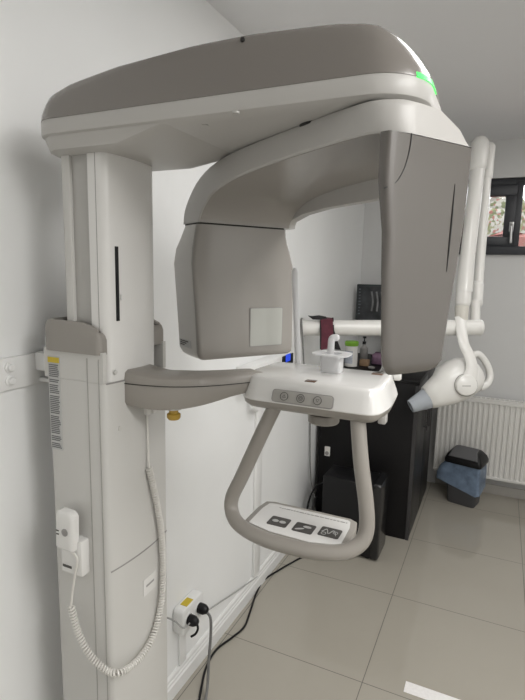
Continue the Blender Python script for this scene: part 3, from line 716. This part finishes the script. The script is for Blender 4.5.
# ================================================================== BACKGROUND FURNITURE
# black cabinet
CBx0, CBx1, CBy0, CBy1, CBz = .03, .606, 2.92, 3.72, .965
CB = thing('black_cabinet', ((CBx0+CBx1)/2, (CBy0+CBy1)/2, 0), 'tall black cabinet with small items on top in the far left corner', 'cabinet')
MB().box((CBx0, CBy0, .0), (CBx1-.02, CBy1, CBz-.025), .002).build('carcass', M_cab, CB)
MB().box((CBx0-.01, CBy0-.002, CBz-.025), (CBx1+.004, CBy1+.005, CBz), .003).build('cabinet_top', M_cab, CB)
ym = (CBy0+CBy1)/2
for y0, y1, hy in ((CBy0+.001, ym-.002, ym-.05), (ym+.002, CBy1-.001, ym+.05)):
    d = MB().box((CBx1-.0195, y0, .012), (CBx1, y1, CBz-.028), .0025).build('cabinet_door', M_door, CB)
    h = MB(); h.box((CBx1, hy-.006, .60), (CBx1+.022, hy+.006, .608)); h.box((CBx1, hy-.006, .74), (CBx1+.022, hy+.006, .748)); h.box((CBx1+.016, hy-.006, .58), (CBx1+.026, hy+.006, .768), .002)
    h.build('door_handle', M_cabd, d)
MB().box((CBx1-.019, CBy0-.0005, .0), (CBx1+.0005, CBy0+.0012, CBz-.03)).build('cabinet_edge', M_cabd, CB, label='slightly lighter front edge strip', smooth=0)
# things on the cabinet
def onc(px, y): return at(px, 350, 'y', y).x
bx = onc(351.5, 3.15)
BT = thing('bottle', (bx, 3.15, CBz+.001), 'white round bottle with bright green lid on the black cabinet', 'bottle')
bo = MB().lathe([(.036, 0), (.041, .004), (.041, .128), (.038, .136)], (bx, 3.15, CBz+.001), (0, 0, 1), 24).build('bottle_body', M_white, BT)
MB().lathe([(.042, .134), (.0435, .138), (.0435, .158), (.040, .162), (.0001, .163)], (bx, 3.15, CBz+.001), (0, 0, 1), 24).build('bottle_lid', M_gcap, BT, label='bright green lid')
lbm = MB(); rr = []
for k in range(9):
    a = -pi*.95+k*pi*.075; rr.append([(bx+.0415*cos(a), 3.15+.0415*sin(a), CBz+z) for z in (.025, .105)]+[(bx+.0418*cos(a), 3.15+.0418*sin(a), CBz+z) for z in (.105, .025)])
bl_ = lbm.loft(rr).build('bottle_label', mat('bottle_label', (.50, .53, .60), .5, noise=.25, nscale=60), bo)
x = onc(365, 3.22); MB().prism(rrect(x-.028, x+.028, 3.20, 3.25, .003, 2), CBz+.001, CBz+.040, .002).build('tan_box', M_tan, label='small tan box on the black cabinet right of the bottle', cat='box')
x = onc(379, 3.33); PK = thing('purple_pack', (x, 3.33, CBz+.001), 'crumpled dark mauve pack behind the small tan box', 'pack')
rings = []
for z, d, sh in ((.001, .005, 0), (.006, 0, 0), (.04, -.004, .004), (.062, .004, -.003), (.074, .018, .005), (.080, .030, .002)):
    rings.append([(px_+sh+.004*sin(17*py_+60*z), py_, CBz+z) for px_, py_ in inset(rrect(x-.042, x+.05, 3.295, 3.365, .018, 4), d)])
MB().loft(rings).build('pack_body', M_mauve, PK, smooth=60)
x = onc(364, 3.42); DJ = thing('dispenser_bottle', (x, 3.42, CBz+.001), 'dark small pump bottle at the back of the cabinet behind the green lid', 'bottle')
MB().lathe([(.024, 0), (.027, .004), (.027, .085), (.012, .10), (.011, .115)], (x, 3.42, CBz+.001), (0, 0, 1), 16).build('bottle_body', M_grey, DJ)
MB().lathe([(.013, .112), (.013, .13), (.004, .131), (.004, .152), (.012, .153), (.012, .164), (.0001, .165)], (x, 3.42, CBz+.001), (0, 0, 1), 14).build('pump_head', M_black, DJ)
x = onc(372.5, 3.14); MB().lathe([(.018, .001), (.021, .004), (.022, .012), (.021, .013), (.018, .005), (.0001, .004)], (x, 3.14, CBz), (0, 0, 1), 18).build('small_dish', M_grey, label='tiny grey dish on the cabinet in front of the tan box', cat='dish')
# monitor showing an x-ray
my = 3.66; a = at(357, 284, 'y', my); b_ = at(357, 345, 'y', my); mx0 = a.x; mx1 = mx0+.50; mz1 = a.z; mz0 = mz1-.30
MN = thing('monitor', ((mx0+mx1)/2, my, CBz+.001), 'dark monitor showing an x-ray image at the back of the black cabinet', 'monitor')
MB().box((mx0, my, mz0), (mx1, my+.035, mz1), .006).build('monitor_case', mat('monitor_black', (.02, .03, .03), .35, noise=.03), MN)
scr = MB().box((mx0+.012, my-.0015, mz0+.02), (mx1-.012, my+.002, mz1-.014)).build('screen', M_screen, MN, smooth=0)
co = MB()
for k in range(9): co.box((mx0+.018, my-.0022, mz1-.04-.022*k), (mx0+.028+.012*random.random(), my-.0016, mz1-.032-.022*k))
co.build('screen_menu', mat('screen_menu', (.11, .13, .15), .4, noise=.2), scr, smooth=0)
tf = MB(); tx0 = mx0+.11
for k in range(4): tf.tube(catmull([(tx0+.035*k, my-.0012, mz1-.05), (tx0+.012+.035*k, my-.0012, mz1-.12), (tx0+.006+.038*k, my-.0012, mz1-.19)], 4), .007, 8, asp=.15, up=(0, 1, 0))
tf.build('screen_image', mat('xray_image', (.19, .19, .195), .5, noise=.4, nscale=25), scr)
MB().box(((mx0+mx1)/2-.025, my+.02, CBz+.008), ((mx0+mx1)/2+.025, my+.045, mz0+.06), .004).box(((mx0+mx1)/2-.11, my-.06, CBz+.001), ((mx0+mx1)/2+.11, my+.08-.03, CBz+.012), .004).build('monitor_stand', M_black, MN)
# black computer tower
TW = thing('computer_tower', (.31, 2.70, 0), 'black computer tower on the floor in front of the black cabinet', 'computer')
tcs = MB().box((.165, 2.605, .012), (.455, 2.80, .435), .006).build('tower_case', M_black, TW)
rings = [[(x, y, z) for y, z in rrect(2.598+d, 2.808-d, .006+d, .445-d, .02, 5)] for d, x in ((0, .452), (0, .480), (.004, .490), (.014, .495))]
MB().loft(rings).build('front_panel', mat('tower_gloss', (.010, .010, .011), .25, coat=.15, noise=.03), TW, smooth=40)
for x in (.19, .43):
    for y in (2.63, 2.78): MB().lathe([(.012, 0), (.012, .013)], (x, y, 0), (0, 0, 1), 12).build('foot', M_black, TW)
# radiator
rx0, rx1, rz0, rz1, ry0, ry1 = .64, 2.2, .145, .715, 3.765, 3.845
RD = thing('radiator', ((rx0+rx1)/2, (ry0+ry1)/2, rz0), 'white ribbed panel radiator under the window on the back wall', 'radiator')
xs = []; pit = .0333; n = int((rx1-rx0)/pit); prof = []
for k in range(n):
    x = rx0+k*pit
    for t, d in ((0, 0), (.30, 0), (.42, .012), (.88, .012)): prof.append((x+t*pit, ry0+d))
prof.append((rx1, ry0))
rb = MB(); r0 = [(x, y, rz0+.02) for x, y in prof]; r1_ = [(x, y, rz1-.03) for x, y in prof]
rb.loft([r0, r1_], cap=False, close=False)
bk = MB(); rb.box((rx0, ry0+.0125, rz0), (rx1, ry0+.02, rz1-.012)).box((rx0, ry0, rz1-.034), (rx1, ry0+.012, rz1-.012), .004).box((rx0, ry0, rz0), (rx1, ry0+.012, rz0+.022), .004).box((rx0, ry1-.02, rz0), (rx1, ry1-.012, rz1-.012))
rb.build('radiator_panel', M_rad, RD, smooth=25)
for x in (rx0-.003, rx1): MB().box((x, ry0+.002, rz0), (x+.003, ry1-.012, rz1)).build('side_cover', M_rad, RD, smooth=0)
gr = MB(); gr.box((rx0, ry0+.001, rz1-.012), (rx1, ry0+.012, rz1), .002).box((rx0, ry1-.024, rz1-.012), (rx1, ry1-.012, rz1), .002)
for k in range(int((rx1-rx0)/.03)): gr.box((rx0+.03*k, ry0+.01, rz1-.008), (rx0+.03*k+.008, ry1-.02, rz1-.001))
gr.build('top_grille', M_rad, RD, smooth=0)
for x in (.9, 1.9): MB().box((x, ry1-.014, .3), (x+.03, BW, .6)).build('wall_hanger', M_rad, RD, smooth=0)
MB().tube([(rx1-.05, 3.80, rz0+.01), (rx1-.05, 3.80, 0.0)], .009, 10).build('pipe', M_rad, RD)
# waste bin
ba = -.24; bcx, bcy = .862, 3.635
FBn = frame_map((bcx, bcy, 0), (cos(ba), sin(ba), 0), (-sin(ba), cos(ba), 0), (0, 0, 1))
WBn = thing('waste_bin', (bcx, bcy, 0), 'dark grey swing lid waste bin on the floor below the radiator', 'waste bin')
def br_(w, d, z): return [FBn(x, y, z) for x, y in rrect(-w, w, -d, d, .02, 4)]
MB().loft([br_(.088, .066, .0), br_(.092, .069, .006), br_(.112, .088, .30), br_(.110, .086, .30)]).build('bin_body', M_binb, WBn, smooth=40)
MB().loft([br_(.120, .096, .292), br_(.122, .098, .300), br_(.122, .098, .318), br_(.112, .086, .345), br_(.088, .055, .378), br_(.080, .046, .380)]).build('bin_lid', M_black, WBn, smooth=40)
fp = [(-.092, -.102, .328), (.092, -.102, .328), (.082, -.052, .384), (.0, -.048, .390), (-.082, -.052, .384)]
fl1 = [FBn(*p) for p in [(-.090, -.090, .334), (.090, -.090, .334), (.078, -.040, .386), (.074, .030, .386), (-.074, .030, .386), (-.078, -.040, .386)]]
fb = MB(); 
def flap_ring(dz): return [(-.096+dz, -.094, .338), (.096-dz, -.094, .338), (.088-dz, -.070, .362), (.078-dz, -.044, .383), (.072-dz, .03, .385), (-.072+dz, .03, .385), (-.078+dz, -.044, .383), (-.088+dz, -.070, .362)]
a_ = [FBn(*p) for p in flap_ring(0)]; b2 = [FBn(x, y-.004, z+.005) for x, y, z in flap_ring(.006)]
fb.loft([a_, b2]).build('bin_flap', M_flap, WBn, label='grey swing flap', smooth=20)
# bag skirt hanging out of the bin
bg = MB(); n = 64; rings = []
out = rrect(-.114, .114, -.090, .090, .02, 15)
random.seed(11)
for lv in range(8):
    t = lv/7; ring_ = []
    for i, (x, y) in enumerate(out):
        ang = math.atan2(y, x); fx = (x/.114)
        hang = .180+.030*fx+.014*sin(ang*5)+.010*sin(ang*11)
        if y > 0: hang -= .03
        flare = 1.0+.05*t+.03*t*sin(ang*9+lv)
        dx = 0
        if fx < -.55: dx = -.062*(-fx-.55)/.45*sin(pi*min(1, t*1.15)*.62)*max(0, 1-abs(y+.05)/.14)
        z = .302-hang*t+.004*sin(ang*11+lv*2)
        ring_.append(FBn(x*flare+dx, y*flare, z))
    rings.append(ring_)
bg.loft(rings, cap=False).build('bin_bag', M_bag, smooth=70, label='translucent blue plastic bag hanging over the rim of the bin', cat='bag')

# ================================================================== LEFT WALL THINGS
# double socket
SK = thing('wall_socket', (.0, 1.46, .20), 'white double wall socket low on the left wall with a yellow sticker', 'socket')
FW = lambda y, z, x: (x, y, z)
sk = MB().prism(rrect(1.392, 1.535, .245, .345, .016, 5), .001, .045, .006, lambda y, z, x: (x, y, z), 3).build('socket_body', M_trim, SK, smooth=40)
for y in (1.43, 1.498):
    mbk = MB(); mbk.lathe([(.026, 0), (.026, .003), (.022, .0035), (.021, .001), (.0001, .001)], (.0445, y, .293), (1, 0, 0), 24); mbk.build('socket_well', M_trim, sk)
MB().box((.012, 1.425, .3445), (.040, 1.470, .3465)).build('sticker', M_stick, sk, label='yellow sticker on top', smooth=0)
def plug(name, y, z, label, material, path, r):
    T_ = thing(name, (.045, y, z), label, 'power cord')
    MB().lathe([(.019, 0), (.020, .004), (.019, .022), (.013, .034), (.008, .038), (.0001, .039)], (.0478, y, z), (1, 0, 0), 18).build('plug', M_black, T_)
    MB().tube(catmull(path, 8), r, 10).build('cord', material, T_); return T_
plug('mains_lead', 1.498, .297, 'thick grey power cord plugged into the right socket and hanging to the floor', M_cable_g,
     [(.080, 1.498, .290), (.098, 1.497, .27), (.105, 1.488, .21), (.108, 1.47, .12), (.118, 1.445, .04), (.135, 1.40, .006), (.17, 1.32, .0055), (.21, 1.22, .0055)], .0052)
plug('mains_plug', 1.43, .293, 'black plug with short cord in left half of white wall socket', M_black,
     [(.080, 1.43, .290), (.087, 1.427, .272), (.080, 1.422, .252), (.064, 1.418, .238)], .0042)
MB().tube(catmull([at(*p, 'z', .0055) for p in ((198, 716), (199, 702), (201, 690), (206, 668), (216, 650), (232, 637.5), (244, 627), (250, 612), (256, 594), (264, 580), (279, 570), (292, 562.5), (303, 557))]+[Vector(p) for p in ((.16, 2.50, .0055), (.19, 2.535, .0055), (.20, 2.56, .0055))], 8), .0045, 8).build('floor_cable', M_black, label='black cable lying on the floor along the left skirting', cat='cable')
MB().tube(catmull([at(160, 616, 'x', .012), at(168, 618, 'x', .014), at(176, 622, 'x', .05), at(184, 628, 'x', .062), at(192, 621, 'x', .058), at(202, 614, 'x', .02)]+[at(*p, 'x', .008) for p in ((222, 601), (240, 589), (258, 576), (275, 565), (288, 553))], 6), .0028, 8).build('thin_cable', M_cable_l, label='thin pale grey cable sloping along the left wall above the skirting', cat='cable')
# small white wall unit with blue display
DV = thing('wall_controller', (.0, 2.25, 1.1), 'white wall box with a black end panel and small blue display', 'control box')
d0 = at(283, 352, 'x', .064); d1 = at(293.5, 352, 'x', .064); e0 = at(285.8, 354.8, 'x', .064); e1 = at(290.3, 360.5, 'x', .064)
dvb = MB().box((.001, d0.y-.36, 1.060), (.060, d1.y+.005, 1.160), .006).build('case', M_trim, DV)
MB().box((.0595, d0.y, 1.066), (.064, d1.y, 1.156), .002).build('display_panel', M_black, dvb, label='black display panel', smooth=0)
MB().box((.0638, e0.y, e1.z), (.0652, e1.y, e0.z)).build('display', M_blue, dvb, label='lit blue display', smooth=0)
# pipe with bend on wall behind the chin rest
MB().tube(catmull([(.03, 1.96, 1.065), (.03, 1.965, .985), (.028, 1.985, .952), (.026, 2.02, .94), (.012, 2.06, .94)], 6), .011, 10).build('drain_pipe', M_trim, label='short white bent pipe on the left wall behind the chin rest', cat='pipe')
# low single socket and cords by the tower
w = at(327.5, 451, 'x', 0); SW = thing('single_socket', (0, 2.86, w.z), 'small white socket low on the wall behind the chin rest handle', 'socket')
q = at(327.5, 451, 'y', 2.918)
sw = MB().box((q.x-.017, 2.908, q.z-.03), (q.x+.017, 2.9195, q.z+.03), .004).build('socket_body', M_cord, SW)
MB().lathe([(.012, 0), (.012, .004), (.0001, .004)], (q.x, 2.9085, q.z-.01), (0, -1, 0), 14).build('socket_well', M_grey, sw)
SW.location = (q.x, 2.914, q.z-.04)
for c in SW.children: c.location = WO[c]-Vector(SW.location)
MB().tube(catmull([(.012, 2.80, .93), (.010, 2.80, .70), (.012, 2.81, .50), (.016, 2.82, .36), (.03, 2.82, .26), (.06, 2.80, .20)], 6), .004, 8).build('wall_cable', M_cable_g, label='thin grey cable running down the left wall beside the black cabinet', cat='cable')
MB().tube(catmull([(.164, 2.74, .33), (.13, 2.735, .335), (.09, 2.72, .31), (.06, 2.70, .24), (.05, 2.68, .15), (.05, 2.66, .06), (.05, 2.64, .0065)], 6), .0055, 8).build('tower_cable', M_black, label='black cable curving from the computer tower down to the floor', cat='cable')
PSx = thing('power_strip', (.07, 2.78, 0), 'white power strip with plugs beside the computer tower', 'power strip')
psb = MB().box((.045, 2.70, .001), (.095, 2.87, .042), .006).build('strip_body', M_trim, PSx)
for y in (2.73, 2.785, 2.84): MB().lathe([(.017, .0415), (.018, .05), (.015, .072), (.006, .085), (.0001, .086)], (.07, y, 0), (0, 0, 1), 14).build('plug', M_cord, psb)
# hook on back wall
hk = at(387.5, 254, 'y', BW); HK = thing('wall_hook', (hk.x, BW, hk.z), 'small black hook on the back wall above the monitor', 'hook')
MB().box((hk.x-.014, BW-.008, hk.z-.03), (hk.x+.014, BW-.0005, hk.z+.03), .003).build('hook_plate', M_black, HK)
MB().tube(catmull([(hk.x, BW-.008, hk.z+.01), (hk.x, BW-.03, hk.z), (hk.x, BW-.036, hk.z+.015)], 4), .006, 8, rnd=True).build('hook_arm', M_black, HK)

a = at(406, 681, 'z', .0012); b_ = at(403.5, 691.5, 'z', .0012); w_ = a.y-b_.y  # thin flat white rectangle laid on the tiles
MB().prism(rrect(a.x, a.x+.34, b_.y, a.y, .002, 2), .0004, .0016).build('white_strip', mat('strip_white', (.88, .86, .85), .5, noise=.04, nscale=90), label='narrow white rectangular strip on the glossy floor tiles at the bottom edge', cat='paper', smooth=0)

# ================================================================== LIGHT
def area(name, loc, size, power, rot=(0, 0, 0), col=(1, 1, 1), sy=None):
    l = bpy.data.lights.new(name, 'AREA'); l.energy = power; l.size = size; l.color = col
    if sy: l.shape = 'RECTANGLE'; l.size_y = sy
    o = link(bpy.data.objects.new(name, l)); o.location = loc; o.rotation_euler = rot; return o
area('ceiling_lamp', (2.1, .45, CH-.03), 1.0, 39, col=(1, .985, .96))
area('ceiling_lamp_mid', (1.15, 1.65, CH-.03), .6, 9, col=(1, .985, .96))
area('ceiling_lamp_far', (1.7, 2.9, CH-.03), .6, 5, col=(1, .985, .96))
wd = bpy.data.worlds.new('sky'); scn.world = wd; wd.use_nodes = True
bgn = wd.node_tree.nodes['Background']; bgn.inputs[0].default_value = (.93, .96, 1, 1); bgn.inputs[1].default_value = 7.0
scn.view_settings.view_transform = 'Standard'; scn.view_settings.look = 'None'; scn.view_settings.exposure = 0.0
